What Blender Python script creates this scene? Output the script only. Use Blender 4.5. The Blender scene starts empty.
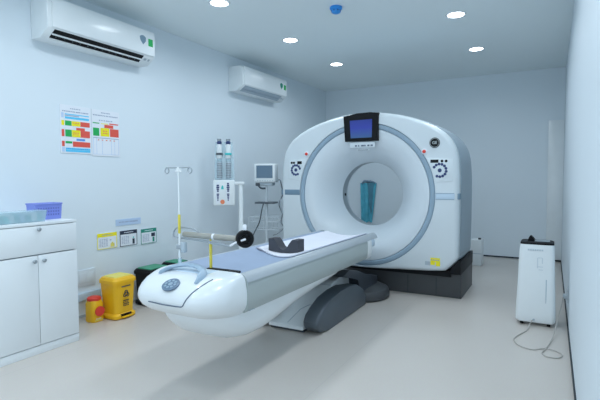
import bpy, bmesh, math, random
from mathutils import Vector, Matrix
random.seed(7)
PI = math.pi
COL = bpy.context.scene.collection

# ------------------------------------------------------------------ materials
def mat(name, col, rough=0.5, metal=0.0, spec=0.5, emit=None, es=0.0, var=0.03, scale=8.0, trans=0.0, alpha=1.0, coat=0.0, bump=0.0):
    m = bpy.data.materials.new(name); m.use_nodes = True
    nt = m.node_tree; N = nt.nodes; L = nt.links
    b = N['Principled BSDF']
    b.inputs['Roughness'].default_value = rough
    b.inputs['Metallic'].default_value = metal
    b.inputs['Specular IOR Level'].default_value = spec
    b.inputs['Transmission Weight'].default_value = trans
    b.inputs['Alpha'].default_value = alpha
    b.inputs['Coat Weight'].default_value = coat
    tc = N.new('ShaderNodeTexCoord'); nz = N.new('ShaderNodeTexNoise')
    nz.inputs['Scale'].default_value = scale; nz.inputs['Detail'].default_value = 3
    L.new(tc.outputs['Object'], nz.inputs['Vector'])
    mx = N.new('ShaderNodeMix'); mx.data_type = 'RGBA'
    lo = [max(0, c*(1-var)) for c in col]; hi = [min(1, c*(1+var)) for c in col]
    mx.inputs[6].default_value = (*lo, 1); mx.inputs[7].default_value = (*hi, 1)
    L.new(nz.outputs['Fac'], mx.inputs[0]); L.new(mx.outputs[2], b.inputs['Base Color'])
    if bump > 0:
        bp = N.new('ShaderNodeBump'); bp.inputs['Strength'].default_value = bump; bp.inputs['Distance'].default_value = 0.002
        n2 = N.new('ShaderNodeTexNoise'); n2.inputs['Scale'].default_value = scale*12
        L.new(tc.outputs['Object'], n2.inputs['Vector'])
        L.new(n2.outputs['Fac'], bp.inputs['Height']); L.new(bp.outputs['Normal'], b.inputs['Normal'])
    if emit:
        b.inputs['Emission Color'].default_value = (*emit, 1); b.inputs['Emission Strength'].default_value = es
    return m

M = dict(
    wall=mat('wall_paint', (.74, .82, .875), .55, var=.015, scale=1.5),
    ceil=mat('ceiling_paint', (.80, .88, .90), .6, var=.015, scale=1.2),
    white=mat('white_plastic', (.80, .85, .87), .3, coat=.2),
    shell=mat('scanner_shell', (.66, .73, .77), .28, coat=.25, scale=2),
    shell_in=mat('scanner_funnel', (.68, .75, .80), .32, coat=.2, scale=2),
    shell_shaded=mat('scanner_shell_shaded', (.33, .41, .47), .4, scale=2),  # shell colour darkened, side shading painted into the material
    tablewhite=mat('table_white', (.76, .81, .84), .28, coat=.25, scale=2),
    faint=mat('faint_print', (.56, .64, .70), .4),
    handleblue=mat('handle_blue_grey', (.34, .46, .58), .35),
    paddark=mat('button_pad_blue', (.13, .20, .29), .4),
    fold=mat('slate_fabric', (.08, .24, .33), .8, var=.2, scale=9),
    plate=mat('panel_pale', (.70, .77, .81), .3),
    ring=mat('ring_blue_grey', (.30, .41, .51), .35),
    bore=mat('bore_liner', (.36, .42, .46), .45),
    bluegrey=mat('blue_grey_plastic', (.17, .27, .36), .4),
    paleblue=mat('pale_blue_plastic', (.55, .68, .80), .35),
    dark=mat('dark_grey_plastic', (.045, .055, .07), .45),
    base=mat('base_grey_plastic', (.055, .06, .066), .45),
    charcoal=mat('charcoal_plastic', (.08, .10, .12), .45),
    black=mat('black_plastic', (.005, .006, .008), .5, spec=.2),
    panelgrey=mat('table_side_grey', (.41, .47, .475), .38, scale=3),
    mattress=mat('mat_blue_grey', (.30, .38, .52), .55, var=.06, scale=14, bump=.15),
    rail=mat('table_top_pale', (.41, .46, .50), .4),
    sheet=mat('white_sheet', (.78, .80, .88), .8, bump=.3, scale=10),
    foam=mat('charcoal_foam', (.055, .06, .075), .8, bump=.3),
    steel=mat('stainless_steel', (.55, .57, .58), .25, metal=.9),
    greysteel=mat('grey_metal', (.38, .43, .47), .4, metal=.5),
    yellow=mat('yellow_plastic', (.90, .50, .01), .38),
    yellow2=mat('yellow_pale', (.80, .70, .15), .5),
    lime=mat('yellow_sleeve', (.70, .60, .07), .4),
    red=mat('red_plastic', (.75, .05, .03), .4),
    green=mat('green_plastic', (.02, .27, .14), .4),
    cabinet=mat('cabinet_white', (.80, .85, .88), .38, scale=3),
    edge=mat('cabinet_gap_grey', (.42, .50, .56), .5),
    basket=mat('violet_blue_plastic', (.22, .28, .74), .45),
    basket_dark=mat('violet_shade', (.12, .15, .50), .5),
    teal=mat('teal_plastic', (.10, .42, .47), .4),
    clear=mat('clear_pale_plastic', (.60, .80, .88), .2, alpha=.38),
    beige=mat('beige_roll', (.34, .34, .31), .55),
    cuff=mat('teal_blue_fabric', (.10, .45, .58), .75, var=.3, scale=9, bump=.4),
    cyan=mat('cyan_collar', (.05, .55, .55), .4),
    navy=mat('navy_print', (.03, .055, .17), .5),
    orange=mat('orange_print', (.85, .25, .12), .5),
    paper=mat('paper_white', (.80, .84, .90), .6),
    ink=mat('ink_grey', (.30, .36, .50), .6),
    p_green=mat('print_green', (.01, .42, .10), .6),
    p_yellow=mat('print_yellow', (.90, .80, .01), .6),
    p_red=mat('print_red', (.78, .10, .07), .6),
    p_cyan=mat('print_cyan', (.10, .58, .90), .6),
    p_blue=mat('print_blue', (.12, .32, .75), .6),
    p_black=mat('print_black', (.02, .03, .06), .6),
    p_dgreen=mat('print_dark_green', (.02, .27, .20), .6),
    p_pale=mat('print_pale_blue', (.50, .64, .85), .6),
    detector=mat('blue_plastic', (.03, .30, .80), .35),
    screen=mat('screen_grey_blue', (.05, .09, .14), .2, emit=(.12, .22, .32), es=.35),
    lamp=mat('lamp_diffuser', (1, 1, 1), .5, emit=(.85, .95, 1.0), es=14),
    gap=mat('dark_joint', (.02, .03, .04), .7),
    logo_ring=mat('logo_pale', (.65, .75, .78), .5),
    seam=mat('seam_line', (.10, .14, .20), .6),
    softseam=mat('soft_seam_line', (.45, .53, .60), .6),
    cable=mat('grey_cable', (.46, .44, .41), .5),
    darkcable=mat('dark_cable', (.05, .07, .09), .5),
    socket=mat('socket_white', (.66, .73, .78), .4),
)

def floor_material():
    m = bpy.data.materials.new('vinyl_floor'); m.use_nodes = True
    nt = m.node_tree; N = nt.nodes; L = nt.links; b = N['Principled BSDF']
    tc = N.new('ShaderNodeTexCoord')
    n1 = N.new('ShaderNodeTexNoise'); n1.inputs['Scale'].default_value = 1.1; n1.inputs['Detail'].default_value = 2
    n2 = N.new('ShaderNodeTexNoise'); n2.inputs['Scale'].default_value = 160; n2.inputs['Detail'].default_value = 4
    for n in (n1, n2): L.new(tc.outputs['Object'], n.inputs['Vector'])
    m1 = N.new('ShaderNodeMix'); m1.data_type = 'RGBA'
    m1.inputs[6].default_value = (.62, .575, .53, 1); m1.inputs[7].default_value = (.67, .625, .58, 1)
    L.new(n1.outputs['Fac'], m1.inputs[0])
    m2 = N.new('ShaderNodeMix'); m2.data_type = 'RGBA'; m2.blend_type = 'MULTIPLY'; m2.inputs[0].default_value = .18
    L.new(m1.outputs[2], m2.inputs[6]); L.new(n2.outputs['Color'], m2.inputs[7])
    # welded joints between vinyl sheets
    sep = N.new('ShaderNodeSeparateXYZ'); L.new(tc.outputs['Object'], sep.inputs[0])
    ad = N.new('ShaderNodeMath'); ad.operation = 'ADD'; ad.inputs[1].default_value = 10.35; L.new(sep.outputs['X'], ad.inputs[0])
    md = N.new('ShaderNodeMath'); md.operation = 'MODULO'; md.inputs[1].default_value = 1.83; L.new(ad.outputs[0], md.inputs[0])
    lt = N.new('ShaderNodeMath'); lt.operation = 'LESS_THAN'; lt.inputs[1].default_value = .006; L.new(md.outputs[0], lt.inputs[0])
    sc = N.new('ShaderNodeMath'); sc.operation = 'MULTIPLY'; sc.inputs[1].default_value = .25; L.new(lt.outputs[0], sc.inputs[0])
    m3 = N.new('ShaderNodeMix'); m3.data_type = 'RGBA'; m3.inputs[7].default_value = (.42, .40, .38, 1)
    L.new(sc.outputs[0], m3.inputs[0]); L.new(m2.outputs[2], m3.inputs[6]); L.new(m3.outputs[2], b.inputs['Base Color'])
    b.inputs['Roughness'].default_value = .33; b.inputs['Specular IOR Level'].default_value = .45
    return m
M['floor'] = floor_material()

def screen_material():
    m = bpy.data.materials.new('screen_blue'); m.use_nodes = True
    nt = m.node_tree; N = nt.nodes; L = nt.links; b = N['Principled BSDF']
    b.inputs['Base Color'].default_value = (.01, .02, .08, 1); b.inputs['Roughness'].default_value = .15
    tc = N.new('ShaderNodeTexCoord'); sep = N.new('ShaderNodeSeparateXYZ'); L.new(tc.outputs['Generated'], sep.inputs[0])
    r = N.new('ShaderNodeValToRGB'); e = r.color_ramp.elements
    e[0].position = 0; e[0].color = (.05, .16, .38, 1); e[1].position = 1; e[1].color = (.03, .05, .36, 1)
    k = e.new(.55); k.color = (.035, .06, .55, 1)
    L.new(sep.outputs['Z'], r.inputs['Fac']); L.new(r.outputs['Color'], b.inputs['Emission Color'])
    b.inputs['Emission Strength'].default_value = .5
    return m
M['blue_screen'] = screen_material()

# ------------------------------------------------------------------ mesh builder
class MB:
    def __init__(s): s.bm = bmesh.new(); s.mats = []
    def mi(s, m):
        if m not in s.mats: s.mats.append(m)
        return s.mats.index(m)
    def _fin(s, faces, m):
        i = s.mi(m)
        for f in faces: f.material_index = i
    def box(s, x0, x1, y0, y1, z0, z1, m, bev=0, seg=2):
        vs = [s.bm.verts.new(p) for p in ((x0,y0,z0),(x1,y0,z0),(x1,y1,z0),(x0,y1,z0),(x0,y0,z1),(x1,y0,z1),(x1,y1,z1),(x0,y1,z1))]
        fs = [s.bm.faces.new([vs[i] for i in q]) for q in ((3,2,1,0),(4,5,6,7),(0,1,5,4),(1,2,6,5),(2,3,7,6),(3,0,4,7))]
        s._fin(fs, m)
        if bev > 0: s._bev(fs, bev, seg, m)
        return s
    def _bev(s, fs, bev, seg, m, edges=None):
        es = edges or list({e for f in fs for e in f.edges})
        r = bmesh.ops.bevel(s.bm, geom=es, offset=bev, segments=seg, profile=.5, affect='EDGES', clamp_overlap=True)
        s._fin(r['faces'], m)
    def prism(s, pts, axis, a0, a1, m, bev=0, seg=2):
        """polygon in the plane across an axis, extruded along it; pts are the two other coordinates in xyz order"""
        def P(p, a): return {'x': (a, p[0], p[1]), 'y': (p[0], a, p[1]), 'z': (p[0], p[1], a)}[axis]
        A = [s.bm.verts.new(P(p, a0)) for p in pts]; B = [s.bm.verts.new(P(p, a1)) for p in pts]
        n = len(pts); fs = [s.bm.faces.new(A), s.bm.faces.new(B[::-1])]
        sd = [s.bm.faces.new((A[i], B[i], B[(i+1) % n], A[(i+1) % n])) for i in range(n)]
        s._fin(fs+sd, m)
        if bev > 0:
            es = list({e for f in fs for e in f.edges})
            s._bev(None, bev, seg, m, es)
        return s
    def loft(s, rings, m, cap0=True, cap1=True, closed=True):
        R = [[s.bm.verts.new(p) for p in r] for r in rings]; n = len(R[0]); fs = []
        for a, b in zip(R, R[1:]):
            for i in range(n if closed else n-1):
                fs.append(s.bm.faces.new((a[i], a[(i+1) % n], b[(i+1) % n], b[i])))
        if cap0: fs.append(s.bm.faces.new(R[0][::-1]))
        if cap1: fs.append(s.bm.faces.new(R[-1]))
        s._fin(fs, m); return s
    def lathe(s, prof, o, d, m, seg=24, cap=True):
        d = Vector(d).normalized(); o = Vector(o)
        a = d.orthogonal().normalized(); b = d.cross(a)
        rings = [[o + d*h + (a*math.cos(2*PI*i/seg) + b*math.sin(2*PI*i/seg))*max(r, 1e-4) for i in range(seg)] for r, h in prof]
        return s.loft(rings, m, cap, cap)
    def tube(s, path, r, m, seg=8, closed=False):
        P = [Vector(p) for p in path]; n = len(P); rings = []; up = None
        for i in range(n):
            if closed: t = (P[(i+1) % n]-P[i-1]).normalized()
            else: t = (P[min(i+1, n-1)]-P[max(i-1, 0)]).normalized()
            a = t.orthogonal().normalized() if up is None else (up - t*up.dot(t)).normalized()
            up = a; b = t.cross(a); rr = r[i] if isinstance(r, (list, tuple)) else r
            rings.append([P[i] + (a*math.cos(2*PI*k/seg)+b*math.sin(2*PI*k/seg))*rr for k in range(seg)])
        if closed:
            s.loft(rings + [rings[0]], m, False, False); bmesh.ops.remove_doubles(s.bm, verts=s.bm.verts, dist=1e-6); return s
        return s.loft(rings, m)
    def quad(s, p, m):
        s._fin([s.bm.faces.new([s.bm.verts.new(q) for q in p])], m); return s
    def text(s, txt, size, origin, xdir, ydir, m, depth=.001):
        c = bpy.data.curves.new('lettering', 'FONT'); c.body = txt; c.size = size; c.align_x = 'CENTER'; c.align_y = 'CENTER'; c.extrude = depth
        o = bpy.data.objects.new('lettering', c); COL.objects.link(o)
        dg = bpy.context.evaluated_depsgraph_get(); me = bpy.data.meshes.new_from_object(o.evaluated_get(dg))
        X = Vector(xdir).normalized(); Y = Vector(ydir).normalized(); Z = X.cross(Y)
        T = Matrix((X, Y, Z)).transposed().to_4x4(); T.translation = Vector(origin)
        n0 = len(s.bm.faces); me.transform(T); s.bm.from_mesh(me); s.bm.faces.ensure_lookup_table()
        s._fin(s.bm.faces[n0:], m)
        bpy.data.objects.remove(o); bpy.data.curves.remove(c); bpy.data.meshes.remove(me); return s
    def build(s, name, parent=None, off=(0, 0, 0), sharp=32, sub=0, fix=True):
        bm = s.bm
        if fix: bmesh.ops.recalc_face_normals(bm, faces=bm.faces)
        if off != (0, 0, 0): bmesh.ops.translate(bm, verts=bm.verts, vec=off)
        lim = math.radians(sharp)
        for f in bm.faces: f.smooth = True
        for e in bm.edges:
            if len(e.link_faces) == 2 and e.calc_face_angle(0) > lim: e.smooth = False
        me = bpy.data.meshes.new(name); bm.to_mesh(me); bm.free()
        for m in s.mats: me.materials.append(m)
        o = bpy.data.objects.new(name, me); COL.objects.link(o)
        if parent: o.parent = parent
        if sub:
            md = o.modifiers.new('smooth', 'SUBSURF'); md.levels = sub; md.render_levels = sub
        return o

def spline(pts, n=8):
    P = [Vector(p) for p in pts]; out = []
    for i in range(len(P)-1):
        p0 = P[max(i-1, 0)]; p1 = P[i]; p2 = P[i+1]; p3 = P[min(i+2, len(P)-1)]
        for k in range(n):
            t = k/n
            out.append(.5*((2*p1)+(p2-p0)*t+(2*p0-5*p1+4*p2-p3)*t*t+(3*p1-p0-3*p2+p3)*t**3))
    out.append(P[-1]); return out

def thing(name, label, cat, loc=(0, 0, 0), rz=0, group=None):
    o = bpy.data.objects.new(name, None); COL.objects.link(o); o.empty_display_size = .1
    o.location = loc; o.rotation_euler = (0, 0, rz); o['label'] = label; o['category'] = cat
    if group: o['group'] = group
    return o
def tag(o, label, cat, loc=None, group=None):
    o['label'] = label; o['category'] = cat
    if group: o['group'] = group
    if loc: o.location = loc
    return o
def lab(o, label): o['label'] = label; return o
def struct(o): o['kind'] = 'structure'; return o
def copy_tree(o, loc, label):
    def rec(s, par):
        c = s.copy(); COL.objects.link(c)
        if par: c.parent = par
        for ch in s.children: rec(ch, c)
        return c
    r = rec(o, None); r.location = loc; r['label'] = label; return r

# ------------------------------------------------------------------ room
XL, XR, YB, YR, HC = -3.674, .143, 7.663, -1.7, 2.827
T = .12
struct(MB().box(XL-T, XR+T, YR-T, YB+T, -T, 0, M['floor']).build('floor'))
struct(MB().box(XL-T, XR+T, YR-T, YB+T, HC, HC+T, M['ceil']).build('ceiling'))
struct(MB().box(XL-T, XL, YR, YB, 0, HC, M['wall']).build('wall_left'))
struct(MB().box(XR, XR+T, YR, YB, 0, HC, M['wall']).build('wall_right'))
struct(MB().box(XL-T, XR+T, YB, YB+T, 0, HC, M['wall']).build('wall_back'))
struct(MB().box(XL-T, XR+T, YR-T, YR, 0, HC, M['wall']).build('wall_rear'))
struct(MB().box(XL, XR, YB-.006, YB, .004, .024, M['gap']).build('baseboard_back'))
struct(MB().box(XR-.008, XR, YR, YB-.006, .002, .03, M['gap']).build('baseboard_right'))
struct(MB().box(XL, XL+.006, YR, YB-.006, .004, .022, M['softseam']).build('baseboard_left'))
struct(MB().box(-.058, XR, YB-.035, YB, .03, 2.07, M['white'], .006).build('trim_1'))

# ------------------------------------------------------------------ ceiling lights, detector
def ceiling_light(loc, label):
    t = thing('ceiling_light', label, 'ceiling light', loc, 0, 'round recessed ceiling lights')
    MB().lathe([(.078, 0), (.098, 0), (.098, -.004), (.090, -.009), (.078, -.006)], (0, 0, 0), (0, 0, 1), M['white'], 40, False).build('trim_ring', t)
    MB().lathe([(.079, -.001), (.079, -.004)], (0, 0, 0), (0, 0, 1), M['lamp'], 40).build('diffuser', t)
    return t
L0 = ceiling_light((-2.66, 3.33, HC), 'round ceiling light nearest the big air conditioner, cut by the picture top')
copy_tree(L0, (-2.66, 4.61, HC), 'round ceiling light in front of the far air conditioner')
copy_tree(L0, (-2.66, 5.89, HC), 'round ceiling light above the scanner screen, nearest the back left corner')
copy_tree(L0, (-.85, 4.69, HC), 'round ceiling light right of the blue smoke detector, highest in the right-hand column')
copy_tree(L0, (-.85, 6.05, HC), 'round ceiling light near the back wall above the scanner right side')
d = thing('smoke_detector', 'bright blue round smoke detector on the ceiling', 'smoke detector', (-1.785, 3.94, HC))
MB().lathe([(.055, 0), (.058, -.006), (.058, -.020), (.050, -.026), (.046, -.028)], (0, 0, 0), (0, 0, 1), M['detector'], 32).build('mounting_base', d)
b = MB(); b.lathe([(.044, -.027), (.047, -.036), (.040, -.052), (.024, -.060), (.001, -.062)], (0, 0, 0), (0, 0, 1), M['detector'], 32)
for k in range(8):
    a = k*PI/4; c, s_ = math.cos(a)*.046, math.sin(a)*.046
    b.lathe([(.006, 0), (.006, .002)], (c*.98, s_*.98, -.038), (math.cos(a), math.sin(a), 0), M['navy'], 8)
b.build('sensor_head', d)

# ------------------------------------------------------------------ air conditioners
def air_conditioner(Y0, label, is_open, group='white wall air conditioners'):
    Lw = 1.09
    t = thing('air_conditioner', label, 'air conditioner', (XL, Y0, 2.36), 0, group)
    # profile in x (out of the wall), z ; root at bottom-left on the wall
    H = .315
    body = [(0, .005), (0, H), (.185, H), (.212, H-.02), (.222, H-.06), (.222, .085), (.21, .06), (.15, .02), (.12, .0)]
    def ex(pts, y0, y1, m, bev=0): 
        b = MB(); b.prism([(p[0], p[1]) for p in pts], 'y', y0, y1, m, bev); return b
    ex(body, 0, Lw, M['white'], .008).build('casing', t)
    b = MB(); b.prism([(.222, .078), (.222, H-.03), (.214, H-.012), (.20, H-.004), (.218, H-.002), (.228, H-.02), (.231, H-.06), (.231, .09), (.228, .078)], 'y', .035, Lw-.004, M['white'], .002)
    b.build('front_panel', t)
    # outlet along the slanted lower front: direction from (.214,.066) down to (.125,.004)
    p0 = Vector((.217, .0675)); p1 = Vector((.128, .006)); dv = (p1-p0); nrm = Vector((-dv.y, dv.x)).normalized()
    if nrm.y > 0: nrm = -nrm
    def strip(a, c, h0, h1, m, name, y0=.06, y1=Lw-.13):
        q = [p0+dv*a+nrm*h0, p0+dv*c+nrm*h0, p0+dv*c+nrm*h1, p0+dv*a+nrm*h1]
        return MB().prism([(v.x, v.y) for v in q], 'y', y0, y1, m).build(name, t)
    if is_open:
        strip(.02, .86, .001, .003, M['black'], 'outlet_slot')
        strip(.40, .50, .004, .012, M['white'], 'louver')
        strip(.86, 1.0, .001, .012, M['white'], 'outlet_lip')
        for k in range(12):
            b = MB(); y = .10+k*.072
            q = p0+dv*.62+nrm*.006
            b.box(q.x-.004, q.x+.004, y, y+.004, q.y-.006, q.y+.006, M['charcoal']); b.build('fin', t)
    else:
        strip(.0, .95, .001, .003, M['ring'], 'outlet_slot')
        strip(.08, .46, .003, .009, M['softseam'], 'louver')
        strip(.56, .9, .003, .008, M['softseam'], 'louver')
    b = MB(); q = p0+dv*.30
    for yy, w in ((Lw-.105, .03), (Lw-.055, .02)):
        qa, qb = p0+dv*.25+nrm*.003, p0+dv*.5+nrm*.003
        b.quad([(qa.x, yy, qa.y), (qb.x, yy, qb.y), (qb.x, yy+w, qb.y), (qa.x, yy+w, qa.y)], M['edge'])
    b.build('display_window', t)
    x = .2325
    def st(y0, y1, z0, z1, m, nm): return MB().box(x-.003, x, y0, y1, z0, z1, m).build(nm, t)
    lab(st(Lw-.085, Lw-.03, .165, .235, M['p_green'], 'sticker'), 'green energy sticker')
    b = MB(); b.prism([(Lw-.19, .235), (Lw-.165, .25), (Lw-.14, .25), (Lw-.115, .235), (Lw-.118, .20), (Lw-.15, .165), (Lw-.182, .20)], 'x', x-.003, x, M['bluegrey'] if is_open else M['p_dgreen'])
    lab(b.build('sticker', t), 'dark shield-shaped sticker')
    return t
air_conditioner(2.215, 'large white wall air conditioner with open black louver slot, near the picture top left', True)
air_conditioner(4.765, 'white wall air conditioner with closed louver, the far one near the back corner', False)

# ------------------------------------------------------------------ posters and signs on the left wall (facing +X)
def sheet(name, label, cat, y0, y1, z0, z1, cells, group=None, th=.006, base='paper'):
    W, Hh = y1-y0, z1-z0
    b = MB(); b.box(0, th, 0, W, 0, Hh, M[base], .001, 1)
    for k, (u0, v0, u1, v1, m) in enumerate(cells):
        b.box(th-.001, th+.0008+.00002*k, u0*W, u1*W, (1-v1)*Hh, (1-v0)*Hh, M[m])
    return tag(b.build(name), label, cat, (XL+.0005, y0, z0), group)
def dashes(u0, u1, v, h, n, m, fill=.75):
    w = (u1-u0)/n; rnd = random.Random(int(v*1000)+n)
    return [(u0+i*w, v, u0+i*w+w*fill*rnd.uniform(.7, 1.1), v+h, m) for i in range(n)]
c = dashes(.33, .66, .06, .018, 6, 'ink') + dashes(.07, .93, .12, .02, 16, 'ink')
c += [(.04, .165, .11, .27, 'p_pale'), (.15, .18, .93, .20, 'p_cyan'), (.15, .24, .93, .285, 'p_cyan'), (.15, .21, .6, .225, 'ink'),
      (.04, .325, .12, .425, 'p_yellow'), (.15, .325, .35, .425, 'p_green'), (.36, .325, .63, .425, 'p_yellow'), (.64, .325, .95, .425, 'p_red'),
      (.50, .455, .78, .51, 'p_red'),
      (.04, .51, .12, .655, 'p_red'), (.15, .51, .35, .655, 'p_green'), (.36, .51, .63, .655, 'p_yellow'), (.64, .51, .95, .655, 'p_red'),
      (.50, .685, .78, .73, 'p_blue'),
      (.04, .75, .12, .86, 'p_red'), (.15, .75, .36, .795, 'p_green'), (.38, .75, .95, .86, 'p_red'),
      (.04, .875, .12, .97, 'p_pale'), (.15, .885, .95, .925, 'p_cyan'), (.15, .93, .95, .97, 'p_cyan')]
c += dashes(.40, .60, .355, .02, 4, 'orange') + dashes(.40, .60, .56, .02, 4, 'orange') + dashes(.40, .6, .60, .015, 4, 'orange') + dashes(.2, .9, .90, .012, 10, 'p_blue')
sheet('wall_poster', 'left waste-sorting poster with three rows of coloured boxes and blue bars', 'poster', 2.437, 2.735, 1.468, 1.882, c, 'pair of coloured posters on the wall')
c = dashes(.33, .66, .05, .018, 6, 'ink') + dashes(.05, .95, .11, .02, 16, 'ink') + dashes(.25, .75, .215, .018, 6, 'ink')
c += [(.04, .28, .26, .30, 'p_green'), (.32, .285, .58, .30, 'p_yellow'), (.62, .27, .95, .295, 'p_red'), (.44, .31, .76, .38, 'p_red'),
      (.04, .395, .25, .565, 'p_green'), (.30, .385, .61, .565, 'p_yellow'), (.64, .39, .96, .565, 'p_red'), (.04, .60, .96, .612, 'ink'), (.04, .955, .96, .96, 'p_pale')]
c += [(u, .61, u+.008, .96, 'p_pale') for u in (.04, .15, .35, .68, .80, .95)] + dashes(.2, .9, .64, .02, 5, 'orange', .4) + dashes(.38, .55, .44, .025, 3, 'orange') + dashes(.38, .55, .49, .02, 3, 'orange')
sheet('wall_poster', 'right waste-sorting poster with one coloured row above a pale empty table', 'poster', 2.742, 3.045, 1.455, 1.880, c, 'pair of coloured posters on the wall')

def sign(y0, y1, z0, z1, head, label, pic):
    c = [(0, 0, 1, .24, head), (0, 0, .03, 1, head), (.97, 0, 1, 1, head), (0, .97, 1, 1, head)]
    c += dashes(.25, .8, .10, .05, 7, 'paper' if head != 'p_yellow' else 'ink')
    for k in range(6): c += dashes(.10, .55, .38+k*.085, .03, 4, 'ink')
    c += pic
    return sheet('wall_sign', label, 'sign', y0, y1, z0, z1, c, 'three small signs above the bins', .008)
sign(2.768, 2.985, .587, .735, 'p_yellow', 'small waste sign with yellow header above the yellow bin', [(.72, .62, .80, .90, 'yellow2'), (.66, .70, .86, .92, 'yellow2'), (.62, .45, .70, .5, 'ink')])
sign(3.02, 3.23, .582, .735, 'p_black', 'small waste sign with black header, middle of the three', [(.72, .58, .84, .92, 'p_black'), (.75, .45, .81, .55, 'cyan')])
sign(3.28, 3.487, .572, .727, 'p_dgreen', 'small waste sign with green header, nearest the scanner table', [(.66, .32, .90, .56, 'p_black'), (.74, .6, .86, .92, 'p_dgreen')])
sheet('wall_label', 'pale blue strip label centred above the three small signs', 'sign', 2.98, 3.285, .787, .85, dashes(.12, .88, .36, .2, 14, 'ink', .55), None, .004, 'p_pale')

# wall socket plate and cable trunking behind the bins
t = thing('wall_socket', 'white double socket plate on the wall above the yellow sharps jar', 'wall socket', (XL, 2.55, .28))
MB().box(0, .012, 0, .19, 0, .15, M['socket'], .004).build('cover_plate', t)
for yy in (.02, .10): MB().box(.010, .015, yy, yy+.07, .03, .12, M['socket'], .003).build('socket_face', t)
tag(MB().box(0, .03, 0, .33, 0, .07, M['paleblue'], .004).build('wall_trunking'), 'pale blue-white cable trunking low on the wall behind the bins', 'cable trunking', (XL, 2.45, .155))

# ------------------------------------------------------------------ white cabinet
t = thing('storage_cabinet', 'white low storage cabinet with flap and two doors at the left edge', 'cabinet', (XL+.01, 1.61, 0))
W_, D_, H_ = .607, .494, .94
MB().box(0, D_, 0, W_, H_-.022, H_, M['cabinet'], .003).build('top_panel', t)
b = MB(); b.box(0, D_-.022, 0, .018, .06, H_-.022, M['cabinet']).box(0, D_-.022, W_-.018, W_, .06, H_-.022, M['cabinet']).box(0, .012, .018, W_-.018, .06, H_-.022, M['cabinet'])
b.box(.012, D_-.022, .018, W_-.018, .06, .078, M['cabinet']).box(.012, D_-.03, .018, W_-.018, .697, .712, M['softseam']); b.build('carcass', t)
MB().box(.02, D_-.004, .0, W_, 0, .058, M['cabinet'], .002).build('plinth', t)
def knob(par, y, z):
    MB().lathe([(.006, 0), (.006, .010), (.014, .014), (.015, .022), (.010, .027), (.001, .028)], (D_, y, z), (1, 0, 0), M['greysteel'], 16).build('knob', par)
f = MB().box(D_-.02, D_, .002, W_-.003, .714, H_-.026, M['cabinet'], .0025).build('flap', t); knob(f, .305, .892)
f = MB().box(D_-.02, D_, .002, .3005, .064, .706, M['cabinet'], .0025).build('door', t); knob(f, .268, .668)
f = MB().box(D_-.02, D_, .3045, W_-.003, .064, .706, M['cabinet'], .0025).build('door', t); knob(f, .337, .668)

# basket (violet blue) and clear tray
ZC = .9405
t = thing('plastic_basket', 'violet-blue perforated plastic basket on the white cabinet', 'basket', (-3.44, 1.995, ZC))
def open_box(b, x0, x1, y0, y1, h, m, tp=.012, th=.004):
    A = [(x0+tp, y0+tp), (x1-tp, y0+tp), (x1-tp, y1-tp), (x0+tp, y1-tp)]; B = [(x0, y0), (x1, y0), (x1, y1), (x0, y1)]
    def ins(q, d): 
        cx, cy = (x0+x1)/2, (y0+y1)/2
        return [(p[0]+(d if p[0] < cx else -d), p[1]+(d if p[1] < cy else -d)) for p in q]
    r = lambda q, z: [(p[0], p[1], z) for p in q]
    b.loft([r(A, 0), r(B, h), r(ins(B, th), h), r(ins(A, th), th)], m); return b
open_box(MB(), 0, .118, 0, .208, .118, M['basket'], .006).build('tub', t, sharp=20)
b = MB()
for k in range(9):
    for j in range(3):
        y = .018+k*.0195; z = .03+j*.024
        b.box(.107+.0012*j, .1142+.0012*j, y, y+.012, z, z+.013, M['basket_dark'])
b.build('perforations', t)
b = MB(); z = .118
ring = [(0, 0), (.118, 0), (.118, .208), (0, .208)]
b.tube([(x, y, z) for x, y in ring], .006, M['basket'], 8, True); b.build('rim', t)
b = MB(); b.box(.02, .095, .03, .175, .001, .105, M['p_pale'], .01); b.build('paper_pack')
o = bpy.data.objects['paper_pack']; tag(o, 'pale paper pack showing above the rim inside the violet basket', 'paper pack', (-3.44, 1.995, ZC+.0045))
t = thing('storage_box', 'clear flat plastic box with teal contents at the front of the cabinet', 'box', (-3.307, 1.65, ZC))
open_box(MB(), 0, .115, 0, .35, .076, M['clear'], .01, .003).build('tub', t, sharp=20)
b = MB(); b.box(-.004, .119, -.004, .354, .074, .083, M['clear'], .004); b.build('lid', t)
for k in range(8):
    y = .02+.0395*k; m = ('teal', 'cyan', 'paper', 'teal', 'p_pale', 'teal', 'paper', 'teal')[k]
    o = MB().box(0, random.uniform(.07, .088), 0, .036, 0, random.uniform(.045, .066), M[m], .006).build('supply_packet')
    tag(o, 'small supply packet lying inside the clear flat box', 'packet', (-3.307+.013, 1.65+y, ZC+.0045), 'packets in the clear box')

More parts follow.
